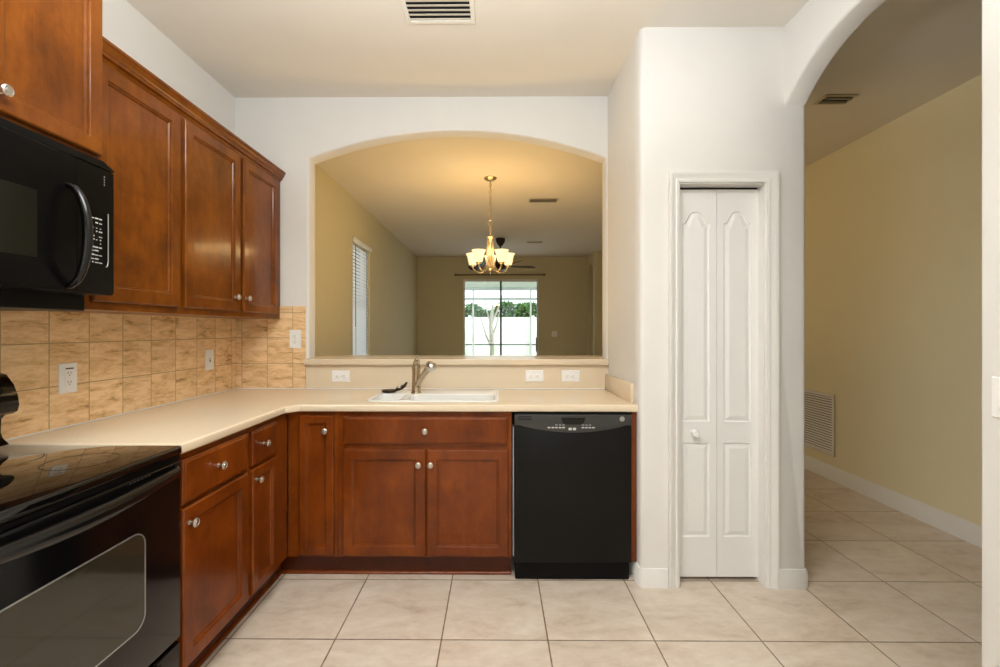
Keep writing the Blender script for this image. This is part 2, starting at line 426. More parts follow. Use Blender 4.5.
# ------------------------------------------------------------------ pantry bifold door
def ogee_panel(bm, x0, x1, z0, zs, zp, y, arch):
    """raised panel drawn as nested outlines standing on the leaf face at y"""
    def outline(ins, n=20):
        a, b = x0+ins, x1-ins; L = [(a, z0+ins), (b, z0+ins)]
        if not arch: return L+[(b, zs-ins), (a, zs-ins)]
        for i in range(n+1):
            t = i/n; x = b+(a-b)*t; s = abs(2*t-1)
            k = 0.5+0.5*math.cos(PI*min(1, (s/0.88)**1.6))
            L.append((x, zs-ins+(zp-zs)*k))
        return L
    rows = [[bm.verts.new((u, y+d, v)) for u, v in outline(i)] for i, d in ((0, 0), (0.005, 0.007), (0.011, 0.007), (0.030, 0.0015))]
    for a, b in zip(rows, rows[1:]):
        n = len(a)
        for j in range(n): bm.faces.new((a[j], a[(j+1) % n], b[(j+1) % n], b[j]))
    bm.faces.new(rows[-1])
    return [(v.co.x, v.co.z) for v in rows[0]]
dl = bpy.data.objects.new('door_1', None); COL.objects.link(dl); dl.location = (DX0, PF+0.058, 0)
dl['kind'] = 'structure'; dl['label'] = 'white bifold pantry door with arched raised panels'; dl['category'] = 'door'
leafw = (DX1-DX0-0.016)/2 - 0.001
for k in range(2):
    bm = B(); x0 = 0.008+k*(leafw+0.002); z0, z1 = 0.02, 2.044
    inner = []
    px0, px1 = x0+0.036, x0+leafw-0.036
    o1 = ogee_panel(bm, px0, px1, 0.83, 1.868, 1.930, 0, True)
    o2 = ogee_panel(bm, px0, px1, 0.228, 0.72, 0.72, 0, False)
    # face around the two panels
    allv = {}
    for v in bm.verts:
        if abs(v.co.y) < 1e-6: allv[(round(v.co.x, 5), round(v.co.z, 5))] = v
    es = []
    for L in (o1, o2):
        vs = [allv[(round(a, 5), round(b, 5))] for a, b in L]
        es += [bm.edges.get((vs[i], vs[(i+1) % len(vs)])) for i in range(len(vs))]
    ov = [bm.verts.new((a, 0, b)) for a, b in ((x0, z0), (x0+leafw, z0), (x0+leafw, z1), (x0, z1))]
    oe = [bm.edges.new((ov[i], ov[(i+1) % 4])) for i in range(4)]
    bmesh.ops.triangle_fill(bm, use_beauty=True, edges=es+oe)
    bk = [bm.verts.new((a.co.x, 0.03, a.co.z)) for a in ov]
    for i in range(4): bm.faces.new((ov[i], bk[i], bk[(i+1) % 4], ov[(i+1) % 4]))
    bm.faces.new(bk)
    lf = mk('leaf', bm, 'door', dl)
    if k == 0:
        bm = B(); lathe(bm, [(0.016, 0.0), (0.016, 0.003), (0.007, 0.006), (0.007, 0.016), (0.017, 0.022), (0.019, 0.030), (0.014, 0.037), (0, 0.039)], (0, 0, 0), 24, 'y')
        kn = mk('knob', bm, 'white', lf, 40); kn.location = (0.008+leafw/2-0.014, 0, 0.775)
bm = B(); box(bm, 0.01, DX1-DX0-0.01, 0.004, 0.03, 2.045, 2.055)
mk('track', bm, 'duct', dl)

# ------------------------------------------------------------------ cabinets
def knob_mesh():
    bm = B()
    lathe(bm, [(0.009, 0), (0.009, 0.002), (0.0055, 0.004), (0.0055, 0.013), (0.010, 0.017), (0.0155, 0.021), (0.0160, 0.025),
               (0.0135, 0.028), (0.0115, 0.0285), (0.0105, 0.0270), (0.0085, 0.0270), (0.0075, 0.0292), (0, 0.0302)], (0, 0, 0), 24, 'y')
    bmesh.ops.recalc_face_normals(bm, faces=bm.faces[:])
    me = bpy.data.meshes.new('knob'); bm.to_mesh(me); bm.free(); me.materials.append(M['nickel'])
    me.polygons.foreach_set('use_smooth', [True]*len(me.polygons)); me.set_sharp_from_angle(angle=math.radians(40))
    return me
KNOB = knob_mesh()
def knob(parent, x, z, y):
    o = bpy.data.objects.new('knob', KNOB); COL.objects.link(o); o.parent = parent; o.location = (x, y, z)
def door_front(parent, name, x, z, w, h, mat, kx=None, kz=None, st=0.052, slabf=False):
    bm = B(); T = 0.019
    if slabf: prof = [(0, 0), (0, -T+0.006), (0.003, -T+0.003), (0.010, -T+0.0015), (0.012, -T), (0.013, -T)]
    else: prof = [(0, 0), (0, -T+0.005), (0.003, -T+0.0015), (0.006, -T), (st-0.003, -T), (st, -T+0.002), (st+0.001, -T+0.006), (st+0.006, -T+0.0065), (st+0.009, -T+0.012), (st+0.0095, -T+0.013), (st+0.010, -T+0.013)]
    loft_rect(bm, w, h, prof)
    d = mk(name, bm, mat, parent); d.location = (x, -0.0005, z)
    if kx is not None: knob(d, kx-x, kz-z, -T)
    return d
def cabinet(name, label, loc, rz, w, h, depth, mat, z0=0.0, kick=None, stiles=(0.04, 0.04), mids=(), rails=(), ext=(0, 0)):
    """local frame: x 0..w along the front, y=0 the face, z up"""
    t = thing(name, label, 'cabinet', loc, rz)
    bm = B(); box(bm, 0, 0.016, 0.019, depth, z0, h); box(bm, w-0.016, w, 0.019, depth, z0, h); box(bm, 0.016, w-0.016, 0.019, depth-0.006, z0, z0+0.016); box(bm, 0.016, w-0.016, depth-0.006, depth, z0, h)
    if h > 1: box(bm, 0.016, w-0.016, 0.019, depth-0.006, h-0.016, h)
    mk('body', bm, mat, t)
    bm = B(); a, b = stiles
    box(bm, 0, a, 0, 0.0185, z0, h, 0.001, 1); box(bm, w-b, w, 0, 0.0185, z0, h, 0.001, 1)
    for m in mids: box(bm, m-0.02, m+0.02, 0.0005, 0.0185, z0+0.03, h-0.03)
    for r0, r1 in [(z0, z0+0.035), (h-0.03, h)] + list(rails): box(bm, a, w-b, 0.0002, 0.0185, r0, r1)
    mk('face_frame', bm, mat, t)
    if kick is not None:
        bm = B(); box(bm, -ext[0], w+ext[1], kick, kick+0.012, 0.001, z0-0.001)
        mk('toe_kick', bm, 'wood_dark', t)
    return t
G = 0.0015
FX = -1.100          # left run face plane
FY = 2.335           # back run face plane
# left run (rz = +90deg: local x -> +Y, front -> +X)
c = cabinet('base_cabinet', 'reddish wood base cabinet with wide drawer and door right beside the black range', (FX, 1.515, 0), PI/2, 0.4335, 0.882, 0.615, 'wood', 0.114, 0.062, (0.035, 0.03), (), [(0.68, 0.72)])
door_front(c, 'drawer', 0.014, 0.703, 0.403, 0.155, 'wood', 0.205, 0.784, slabf=True)
door_front(c, 'door', 0.014, 0.127, 0.403, 0.560, 'wood', 0.042, 0.632)
c = cabinet('base_cabinet', 'small reddish wood base cabinet with narrow drawer, left run by the inner corner', (FX, 1.95, 0), PI/2, 0.384, 0.882, 0.615, 'wood', 0.114, 0.062, (0.03, 0.13), (), [(0.68, 0.72)], (0, 0.054))
door_front(c, 'drawer', 0.018, 0.703, 0.224, 0.155, 'wood', 0.105, 0.784, slabf=True)
door_front(c, 'door', 0.018, 0.127, 0.224, 0.560, 'wood', 0.045, 0.637, st=0.045)
# back run
c = cabinet('base_cabinet', 'tall single door reddish wood base cabinet left of the sink cabinet', (FX+0.003, FY, 0), 0, 0.265, 0.882, 0.6, 'wood', 0.114, 0.052, (0.068, 0.028), (), (), (0.064, 0))
door_front(c, 'door', 0.064, 0.131, 0.181, 0.730, 'wood', 0.205, 0.784, st=0.040)
c = cabinet('sink_cabinet', 'wide reddish wood double door base cabinet under the white sink', (-0.831, FY, 0), 0, 0.913, 0.882, 0.6, 'wood', 0.114, 0.052, (0.034, 0.03), (0.46,), [(0.665, 0.725)])
door_front(c, 'false_drawer', 0.031, 0.713, 0.862, 0.143, 'wood', 0.461, 0.784, slabf=True)
door_front(c, 'door', 0.028, 0.127, 0.434, 0.557, 'wood', 0.427, 0.609)
door_front(c, 'door', 0.468, 0.127, 0.427, 0.557, 'wood', 0.490, 0.609)
bm = B(); box(bm, 0.7065, 0.7335, FY-0.01, BW-0.003, 0.10, 0.882, 0.001, 1)
tag(mk('end_panel', bm, 'wood', smooth=None), 'narrow reddish wood filler panel right of the dishwasher', 'panel')
# shoe strip along the kicks
bm = B(); sweep(bm, [(0.080, FY+0.052), (FX-0.062, FY+0.052), (FX-0.062, 1.515)], [(0.0005, 0.001), (0.012, 0.001), (0.012, 0.008), (0.008, 0.014), (0.0005, 0.017)], XY)
tag(mk('shoe_molding', bm, 'wood', smooth=40), 'thin reddish wood strip along the floor under the base cabinets', 'molding')

# uppers
UX = -1.432
UZ0, UZ1 = 1.383, 2.300
c = cabinet('wall_cabinet', 'single door brown wood wall cabinet directly right of the microwave', (UX, 1.522, 0), PI/2, 0.471, UZ1, 0.300, 'wood_up', UZ0, None, (0.035, 0.02))
door_front(c, 'door', 0.030, 1.413, 0.430, 0.862, 'wood_up', st=0.056)
c = cabinet('wall_cabinet', 'double door brown wood wall cabinet in the corner by the pass-through wall', (UX, 1.995, 0), PI/2, 0.940, UZ1, 0.300, 'wood_up', UZ0, None, (0.02, 0.05), (0.47,))
door_front(c, 'door', 0.018, 1.413, 0.436, 0.862, 'wood_up', 0.395, 1.488, st=0.054)
door_front(c, 'door', 0.486, 1.413, 0.396, 0.862, 'wood_up', 0.502, 1.488, st=0.050)
bm = B(); box(bm, UX-0.285, UX-0.002, 1.524, 2.933, UZ0-0.0, UZ0+0.001)
bm.free()
bm = B()
sweep(bm, [(UX, 1.5225), (UX, 2.9345)], [(-0.05, 2.302), (-0.05, 2.345), (-0.036, 2.345), (-0.036, 2.338), (-0.030, 2.334), (-0.026, 2.322), (-0.014, 2.310), (-0.008, 2.306), (-0.008, 2.296), (-0.002, 2.290), (-0.002, 2.286)][2:] and
      [(0.05, 2.3005), (0.05, 2.353), (-0.037, 2.353), (-0.037, 2.343), (-0.031, 2.340), (-0.029, 2.330), (-0.022, 2.318), (-0.016, 2.314), (-0.016, 2.304), (-0.006, 2.300), (-0.0195, 2.280), (-0.0005, 2.280), (-0.0005, 2.3005)][:10] + [(-0.0005, 2.288), (-0.0005, 2.3005)], XY)
tag(mk('crown_molding', bm, 'wood_up', smooth=30), 'stepped brown wood crown molding along the top of the wall cabinets', 'molding')
# deep cabinet above the microwave
HX = -1.353
c = cabinet('wall_cabinet', 'deep brown wood cabinet mounted high above the microwave', (HX, 0.757, 0), PI/2, 0.755, 2.52, 0.387, 'wood_up', 1.888, None, (0.03, 0.02), (0.378,))
door_front(c, 'door', 0.014, 1.900, 0.362, 0.600, 'wood_up', 0.345, 1.953, st=0.048)
door_front(c, 'door', 0.390, 1.900, 0.352, 0.600, 'wood_up', 0.4245, 1.953, st=0.050)

# ------------------------------------------------------------------ tile backsplash, countertop, ledge
bm = B(); box(bm, LW+0.0005, LW+0.011, 0.3, BW-0.0005, 0.885, 1.415, 0)
tag(mk('tile_backsplash', bm, 'tile_left'), 'tan stone tile backsplash on the left wall above the range and counter', 'backsplash')
bm = B(); box(bm, LW+0.0115, -1.262, BW-0.011, BW-0.0005, 0.885, 1.468, 0.001, 1)
tag(mk('tile_backsplash', bm, 'tile_back'), 'tan stone tile backsplash on the pass-through wall left of the opening', 'backsplash')
CX = -1.075; CY = 2.310
def rrect(x0, x1, y0, y1, r, n=6):
    L = []
    for cx, cy, a0 in ((x1-r, y0+r, -PI/2), (x1-r, y1-r, 0), (x0+r, y1-r, PI/2), (x0+r, y0+r, PI)):
        L += [(cx+r*math.cos(a0+PI/2*i/n), cy+r*math.sin(a0+PI/2*i/n)) for i in range(n+1)]
    return L
SKX0, SKX1, SKY0, SKY1 = -0.716, 0.018, 2.398, 2.896
bm = B()
slab(bm, [(LW+0.0125, 1.514), (CX, 1.514), (CX, 2.255), (CX+0.05, CY), (PSX-0.0005, CY), (PSX-0.0005, BW-0.012), (LW+0.0125, BW-0.012)],
     [rrect(SKX0+0.012, SKX1-0.012, SKY0+0.012, SKY1-0.012, 0.05)], lambda u, v, w: (u, v, CT-w), 0.037, 0.009,
     lambda c, e: abs(e.verts[0].co.z-e.verts[1].co.z) < 0.001 and ((c.x > CX-0.01 and c.y < CY+0.001) or c.y < 1.52 and c.x > CX-0.7 or (c.x < CX+0.06 and c.y < CY and c.x > CX-0.001)) and not (SKX0 < c.x < SKX1 and c.y > CY+0.01))
tag(mk('countertop', bm, 'counter', smooth=35), 'beige L-shaped solid countertop over the base cabinets', 'countertop')
# panel under the ledge and side splash
bm = B(); box(bm, -1.258, PSX-0.001, BW-0.014, BW-0.0005, CT+0.0005, 1.0775)
tag(mk('backsplash_panel', bm, 'ledge'), 'smooth beige panel with outlets between the sink counter and ledge', 'backsplash')
bm = B(); box(bm, 0.718, PSX-0.0005, 2.375, BW-0.0145, CT+0.0005, 1.022, 0.002, 2)
tag(mk('side_splash', bm, 'ledge', smooth=40), 'short beige splash at the right end of the countertop', 'backsplash')
bm = B(); box(bm, -1.262, PSX-0.001, 2.898, BW-0.0005, 1.080, 1.120, 0.006, 3)
box(bm, OL+0.0005, OR-0.0005, BW-0.006, BWB+0.005, 1.0775, 1.1199); box(bm, OL-0.03, OR+0.05, BWB+0.0005, 3.33, 1.080, 1.1199, 0.006, 3)
tag(mk('bar_ledge', bm, 'ledge', smooth=40), 'long beige ledge along the bottom of the arched pass-through', 'ledge')
# white caulk lines
bm = B(); tube(bm, [(LW+0.0155, 1.52, CT+0.0035), (LW+0.0155, BW-0.020, CT+0.0035)], 0.003, 6)
tag(mk('caulk_line', bm, 'trim'), 'thin white caulk bead along the left tile wall and countertop', 'caulk')
bm = B(); tube(bm, [(LW+0.0125, BW-0.0165, CT+0.0035), (0.71, BW-0.0175, CT+0.0035)], 0.003, 6)
tag(mk('caulk_line', bm, 'trim'), 'thin white caulk bead behind the sink where countertop meets the beige panel', 'caulk')

# ------------------------------------------------------------------ sink
t = thing('sink', 'white double bowl drop-in sink set in the beige countertop', 'sink', (0, 0, CT))
bm = B()
b1 = rrect(-0.690, -0.530, 2.420, 2.640, 0.04); b2 = rrect(-0.500, -0.008, 2.420, 2.640, 0.05)
slab(bm, rrect(SKX0, SKX1, SKY0, SKY1, 0.055), [b1, b2], lambda u, v, w: (u, v, 0.0075-w), 0.0068, 0.004,
     lambda c, e: c.z > 0.005)
mk('rim', bm, 'sink', t, 50)
for nm, bb, dp in (('bowl', b1, 0.14), ('bowl', b2, 0.19)):
    bm = B(); cx = sum(p[0] for p in bb)/len(bb); cy = sum(p[1] for p in bb)/len(bb)
    rows = []
    for s, z in ((1.0, 0.002), (0.985, -0.03), (0.95, -dp+0.03), (0.88, -dp+0.006), (0.75, -dp), (0.15, -dp-0.004)):
        rows.append([bm.verts.new((cx+(u-cx)*s, cy+(v-cy)*s, z)) for u, v in bb])
    for a, b in zip(rows, rows[1:]):
        for j in range(len(a)): bm.faces.new((a[j], a[(j+1) % len(a)], b[(j+1) % len(a)], b[j]))
    bm.faces.new(rows[-1])
    bo = mk(nm, bm, 'sink', t, 60)
    bm = B(); lathe(bm, [(0.0, 0.0), (0.04, 0.0), (0.042, 0.002), (0.036, 0.004), (0.03, 0.001), (0, 0.001)], (cx, cy, -dp-0.003), 20)
    mk('drain', bm, 'nickel', bo, 40)

# faucet
t = thing('faucet', 'warm nickel pull-out kitchen faucet standing behind the white sink', 'faucet', (-0.484, 2.690, CT+0.0076))
bm = B(); lathe(bm, [(0.031, 0), (0.031, 0.005), (0.028, 0.010), (0.0265, 0.03), (0.0255, 0.13), (0.027, 0.150), (0.0265, 0.165), (0.014, 0.170), (0, 0.170)], (0, 0, 0), 28)
mk('body', bm, 'bronze_nickel', t, 40)
bm = B(); tube(bm, [(0.004, -0.005, 0.040), (0.026, -0.04, 0.075), (0.062, -0.095, 0.125), (0.094, -0.14, 0.162), (0.106, -0.155, 0.174)], [0.017, 0.017, 0.0165, 0.018, 0.020], 20)
mk('spray_wand', bm, 'bronze_nickel', t, 50)
bm = B(); tube(bm, [(0.098, -0.138, 0.168), (0.108, -0.160, 0.180), (0.116, -0.182, 0.178), (0.120, -0.196, 0.168), (0.121, -0.200, 0.162)], [0.018, 0.026, 0.029, 0.026, 0.018], 20)
mk('spray_head', bm, 'nickel', t, 50)
bm = B(); tube(bm, [(0, 0, 0.168), (0.002, -0.003, 0.182), (0.006, -0.014, 0.196), (0.012, -0.036, 0.208), (0.015, -0.052, 0.210)], [0.021, 0.021, 0.018, 0.012, 0.006], 16)
mk('lever_handle', bm, 'bronze_nickel', t, 50)
# little dark stopper with metal handle lying beside it
t = thing('sink_stopper', 'small dark sink stopper with metal handle lying left of the faucet', 'stopper', (-0.655, 2.715, CT+0.0077))
bm = B(); lathe(bm, [(0.034, 0.004), (0.045, 0.010), (0.047, 0.016), (0.040, 0.020), (0.02, 0.022), (0, 0.022)], (0, 0, -0.003), 24)
mk('cup', bm, 'dark_metal', t, 40)
bm = B(); tube(bm, [(0.040, 0, 0.012), (0.055, 0, 0.022), (0.075, 0.0, 0.030), (0.095, 0.005, 0.042), (0.108, 0.01, 0.062)], [0.006, 0.013, 0.014, 0.010, 0.006], 14)
mk('handle', bm, 'dark_metal', t, 50)
bm = B(); lathe(bm, [(0.012, 0), (0.013, 0.006), (0.010, 0.014), (0, 0.018)], (0.064, -0.008, 0.028), 16)
mk('collar', bm, 'nickel', t, 50)

# ------------------------------------------------------------------ outlets and switches
def text_mesh(body, size, mat, parent, loc, rot, name='lettering', ext=0.0003):
    cu = bpy.data.curves.new(name, 'FONT'); cu.body = body; cu.size = size; cu.extrude = ext; cu.align_x = 'CENTER'; cu.align_y = 'CENTER'
    tmp = bpy.data.objects.new('tmp', cu); COL.objects.link(tmp)
    dg = bpy.context.evaluated_depsgraph_get(); me = bpy.data.meshes.new_from_object(tmp.evaluated_get(dg))
    bpy.data.objects.remove(tmp); me.materials.clear(); me.materials.append(M[mat])
    o = bpy.data.objects.new(name, me); COL.objects.link(o); o.parent = parent; o.location = loc; o.rotation_euler = rot
    return o
def plate_base(w=0.076, h=0.120):
    bm = B(); loft_rect(bm, w, h, [(0, -0.0005), (0, -0.003), (0.003, -0.006), (0.004, -0.006)], -w/2, -h/2); return bm
def make_outlet(label, loc, rz, roll=0.0, gfci=False):
    t = thing('wall_outlet', label, 'outlet', loc, rz, None); t.rotation_euler = (0, roll, rz)
    mk('plate', plate_base(), 'white', t)
    def slots(par, z, yy):
        bm = B()
        for x in (-0.006, 0.006): box(bm, x-0.001, x+0.001, yy-0.0004, yy+0.0002, z-0.001, z+0.007)
        box(bm, -0.002, 0.002, yy-0.0004, yy+0.0002, z-0.009, z-0.005)
        mk('slots', bm, 'slot', par)
    if gfci:
        bm = B(); box(bm, -0.0175, 0.0175, -0.0085, -0.006, -0.036, 0.036, 0.001, 1); so_ = mk('socket', bm, 'white', t)
        bm = B(); box(bm, -0.016, 0.016, -0.0102, -0.0085, 0.036, 0.041); mk('indicator', bm, 'slot', t)
        for z in (-0.018, 0.018): slots(so_, z, -0.0086)
    else:
        for z in (-0.020, 0.020):
            bm = B(); lathe(bm, [(0.0165, 0), (0.0165, 0.002), (0.015, 0.0026), (0, 0.0026)], (0, -0.0058, z), 24, 'y'); so_ = mk('socket', bm, 'white', t, 40)
            slots(so_, z, -0.0086)
        bm = B(); lathe(bm, [(0.003, 0), (0.003, 0.001), (0, 0.0014)], (0, -0.006, 0), 12, 'y'); mk('screw', bm, 'nickel', t)
    return t
def make_switch(label, loc, rz, n=1, rocker=False, cat='switch'):
    t = thing('light_switch', label, cat, loc, rz)
    w = 0.076 if n == 1 else 0.120
    mk('plate', plate_base(w), 'white', t)
    for i in range(n):
        x = (i-(n-1)/2)*0.046
        bm = B()
        if rocker: box(bm, x-0.016, x+0.016, -0.0095, -0.006, -0.033, 0.033, 0.0015, 1); mk('rocker', bm, 'white', t)
        else:
            box(bm, x-0.005, x+0.005, -0.0068, -0.006, -0.012, 0.012); mk('toggle_slot', bm, 'slot', t)
            bm = B(); box(bm, x-0.004, x+0.004, -0.016, -0.006, 0.0, 0.009, 0.001, 1); mk('toggle', bm, 'white', t)
    return t
make_outlet('white outlet with test buttons on the left tile wall beside the range', (LW+0.0112, 1.773, 1.117), PI/2, 0, True)
make_switch('white light switch on the left tile wall under the double door wall cabinet', (LW+0.0112, 2.655, 1.130), PI/2)
make_outlet('white upright outlet on the tiles at the left edge of the pass-through', (-1.328, BW-0.0112, 1.250), 0)
make_outlet('white sideways outlet on the beige panel left of the faucet', (-1.025, BW-0.0142, 1.005), 0, PI/2)
make_outlet('white sideways outlet on the beige panel above the dishwasher, the one nearer the faucet', (0.252, BW-0.0142, 1.007), 0, PI/2)
make_outlet('white sideways outlet on the beige panel nearest the pantry side wall', (0.490, BW-0.0142, 1.007), 0, PI/2)
make_switch('white double light switch on the kitchen wall at the right edge, near the arch', (ARX-0.0002, 1.262, 1.113), -PI/2, 2, True)
make_switch('pale double light switch on the far wall right of the sliding door', (1.235, FAR-0.0005, 1.225), 0, 2, True)

# ------------------------------------------------------------------ range
RX = -1.071
t = thing('range', 'black electric range with glass cooktop and oven at the left edge', 'range', (RX, 1.1285, 0), PI/2)
w2 = 0.377
bm = B(); box(bm, -w2, w2, 0.030, 0.630, 0.03, 0.887, 0.003, 1); mk('body', bm, 'black', t, 30)
bm = B(); box(bm, -w2, w2, -0.004, 0.630, 0.888, 0.918, 0.009, 3); mk('cooktop', bm, 'black_glass', t, 35)
ck = t.children[-1]
def ring(bm, cx, cy, r, z):
    n = 40; a = [bm.verts.new((cx+r*math.cos(2*PI*k/n), cy+r*math.sin(2*PI*k/n), z)) for k in range(n)]
    b = [bm.verts.new((cx+(r-0.003)*math.cos(2*PI*k/n), cy+(r-0.003)*math.sin(2*PI*k/n), z)) for k in range(n)]
    for k in range(n): bm.faces.new((a[k], a[(k+1) % n], b[(k+1) % n], b[k]))
for cx, cy, r in ((-0.19, 0.17, 0.115), (0.19, 0.17, 0.09), (-0.19, 0.42, 0.08), (0.19, 0.42, 0.10)):
    bm = B(); ring(bm, cx, cy, r, 0.9184); mk('burner', bm, 'dw_black', ck)
bm = B(); box(bm, -w2+0.002, w2-0.002, 0.004, 0.029, 0.870, 0.8875, 0.002, 1); mk('vent_strip', bm, 'black_satin', t)
bm = B()
for i in range(6): box(bm, 0.16+i*0.014, 0.170+i*0.014, -0.001, 0.004, 0.8585, 0.861)
mk('vent_slots', bm, 'dw_panel', t)
# oven door
dr = B(); box(dr, -w2+0.002, w2-0.002, 0.0, 0.0295, 0.268, 0.868, 0.007, 3)
od = mk('oven_door', dr, 'black', t, 35)
def rr_xz(x0, x1, z0, z1, r): return rrect(x0, x1, z0, z1, r, 8)
bm = B(); slab(bm, rr_xz(-0.215, 0.215, 0.412, 0.700, 0.04), [], lambda u, v, w: (u, -0.0012+w, v), 0.001)
mk('oven_window', bm, 'oven_window', od, 40)
bm = B(); slab(bm, rr_xz(-0.219, 0.219, 0.408, 0.704, 0.044), [rr_xz(-0.2155, 0.2155, 0.4115, 0.7005, 0.0405)], lambda u, v, w: (u, -0.0022+w, v), 0.002)
mk('window_glint', bm, 'silver', od, 40)  # silver ring drawn for the lights reflected along the glass edge
bm = B()
pts = [(-0.335, -0.004, 0.848), (-0.325, -0.022, 0.846)] + [(-0.31+0.62*i/12, -0.030-0.010*math.sin(PI*i/12), 0.845-0.012*math.sin(PI*i/12)) for i in range(13)] + [(0.325, -0.022, 0.846), (0.335, -0.004, 0.848)]
tube(bm, pts, [0.010, 0.012]+[0.012+0.006*math.sin(PI*i/12) for i in range(13)]+[0.012, 0.010], 16)
for v in bm.verts: v.co.z = 0.840+(v.co.z-0.840)*1.35
mk('handle', bm, 'black_shine', od, 50)
bm = B(); box(bm, -w2+0.002, w2-0.002, 0.004, 0.0295, 0.062, 0.255, 0.006, 3); dw = mk('drawer', bm, 'black', t, 35)
bm = B(); box(bm, -0.28, 0.28, -0.008, 0.004, 0.222, 0.246, 0.005, 2); mk('pull', bm, 'black_satin', dw, 35)
bm = B(); box(bm, -w2+0.03, w2-0.03, 0.06, 0.60, 0.001, 0.0295); mk('base', bm, 'black_satin', t)
# backguard: profile in (y,z), swept across
bm = B()
pr = [(0.651, 0.920), (0.651, 1.160), (0.618, 1.164), (0.600, 1.158), (0.575, 1.125), (0.560, 1.085), (0.556, 1.055), (0.562, 1.034), (0.576, 1.026), (0.605, 1.020), (0.618, 1.005), (0.620, 0.960), (0.612, 0.940), (0.590, 0.920)]
slab(bm, pr, [], lambda u, v, w: (-w2+w, u, v), 2*w2, 0.003, lambda c, e: abs(e.verts[0].co.x-e.verts[1].co.x) < 1e-4)
bg_ = mk('backguard', bm, 'black', t, 35)
ang = math.atan2(0.04, 0.015)
for x in (-0.30, -0.22, 0.22, 0.30):
    bm = B(); lathe(bm, [(0.022, 0), (0.022, 0.006), (0.018, 0.010), (0.016, 0.024), (0, 0.026)], (0, 0, 0), 24, 'y')
    k = mk('control_knob', bm, 'black_satin', bg_, 40); k.location = (x, 0.569, 1.105); k.rotation_euler = (-0.36, 0, 0)
bm = B(); box(bm, -0.11, 0.11, -0.001, 0.001, -0.025, 0.025); k = mk('display', bm, 'black_glass', bg_); k.location = (0, 0.5665, 1.105); k.rotation_euler = (-0.36, 0, 0)
bm = B()
for i in range(5):
    box(bm, 0.345, 0.368, -0.0008, 0.0, -0.02+i*0.009, -0.0175+i*0.009)
k = mk('printed_marks', bm, 'label', bg_); k.location = (0, 0.5670, 1.095); k.rotation_euler = (-0.36, 0, 0)

# ------------------------------------------------------------------ microwave
t = thing('microwave', 'black over-the-range microwave with a curved vertical handle', 'microwave', (-1.296, 1.1325, 1.375), PI/2)
z = lambda v: v-1.375
bm = B(); box(bm, -w2, w2, 0.110, 0.422, z(1.375), z(1.886), 0.003, 1); mk('body', bm, 'black_satin', t)
bm = B()
def front(x0, x1, name, mat, z0=1.428, z1=1.846, n=10):
    bm = B(); rows = []
    yb = lambda x: 0.012*(x/w2)**2      # bowed front
    for i in range(n+1):
        x = x0+(x1-x0)*i/n; y = yb(x)
        rows.append([bm.verts.new(p) for p in ((x, 0.1095, z(z0)), (x, y+0.006, z(z0)), (x, y, z(z0)+0.008), (x, y, z(z1)-0.004), (x, y+0.004, z(z1)), (x, 0.1095, z(z1)))])
    for a, b in zip(rows, rows[1:]):
        for j in range(6): bm.faces.new((a[j], a[(j+1) % 6], b[(j+1) % 6], b[j]))
    bm.faces.new(rows[0]); bm.faces.new(rows[-1][::-1])
    return mk(name, bm, mat, t, 40)
dm = front(-w2, 0.235, 'door', 'black_dull')
pm = front(0.2365, w2, 'control_panel', 'black_dull', n=4)
bm = B()   # sloping vent grille above
for i in range(5):
    zz = 1.848+i*0.0078; y0 = 0.002+i*0.0085
    box(bm, -w2+0.001, w2-0.001, y0+0.006, 0.1095, z(zz), z(zz)+0.005)
box(bm, -w2+0.001, w2-0.001, 0.05, 0.1095, z(1.847), z(1.886))
mk('vent_grille', bm, 'black_satin', t)
bm = B()
def onfront(x): return 0.012*(x/w2)**2
n = 12; rows = []
for i in range(n+1):
    x = -0.30+(0.112+0.30)*i/n; rows.append([bm.verts.new((x, onfront(x)-0.0012, z(zz))) for zz in (1.515, 1.705)])
for a, b in zip(rows, rows[1:]): bm.faces.new((a[0], b[0], b[1], a[1]))
mk('window', bm, 'micro_window', dm, 40)
bm = B(); pts = []
for i in range(17):
    a = PI*i/16; pts.append((0.205, 0.008-0.066*math.sin(a)**0.9, z(1.597)-0.154*math.cos(a)))
tube(bm, pts, [0.009+0.004*math.sin(PI*i/16) for i in range(17)], 14); mk('handle', bm, 'black_shine', dm, 50)
bm = B(); 
for r, zz in enumerate([1.672, 1.658, 1.641, 1.630, 1.614, 1.603, 1.592, 1.578, 1.567, 1.553, 1.540, 1.529]):
    for ci, cx in enumerate((0.262, 0.277, 0.292, 0.307, 0.322)):
        if random.random() < (0.35, 0.7, 0.55, 0.85, 0.8)[ci]:
            ww = random.choice((0.009, 0.012, 0.004)); y = onfront(cx)-0.0012
            box(bm, cx-ww/2, cx+ww/2, y, y+0.001, z(zz), z(zz)+random.choice((0.0025, 0.004)))
mk('button_print', bm, 'label', pm)
bm = B(); y = onfront(0.352)-0.0015
tube(bm, [(0.352, y, z(1.70)), (0.352, y, z(1.54)), (0.349, y, z(1.525)), (0.343, y, z(1.52))], 0.0016, 8); mk('panel_trim', bm, 'silver', pm, 50)
bm = B()
for i in range(4): box(bm, 0.336, 0.339, onfront(0.34)-0.001, onfront(0.34)+0.001, z(1.79+i*0.009), z(1.795+i*0.009))
mk('maker_mark', bm, 'silver', pm)

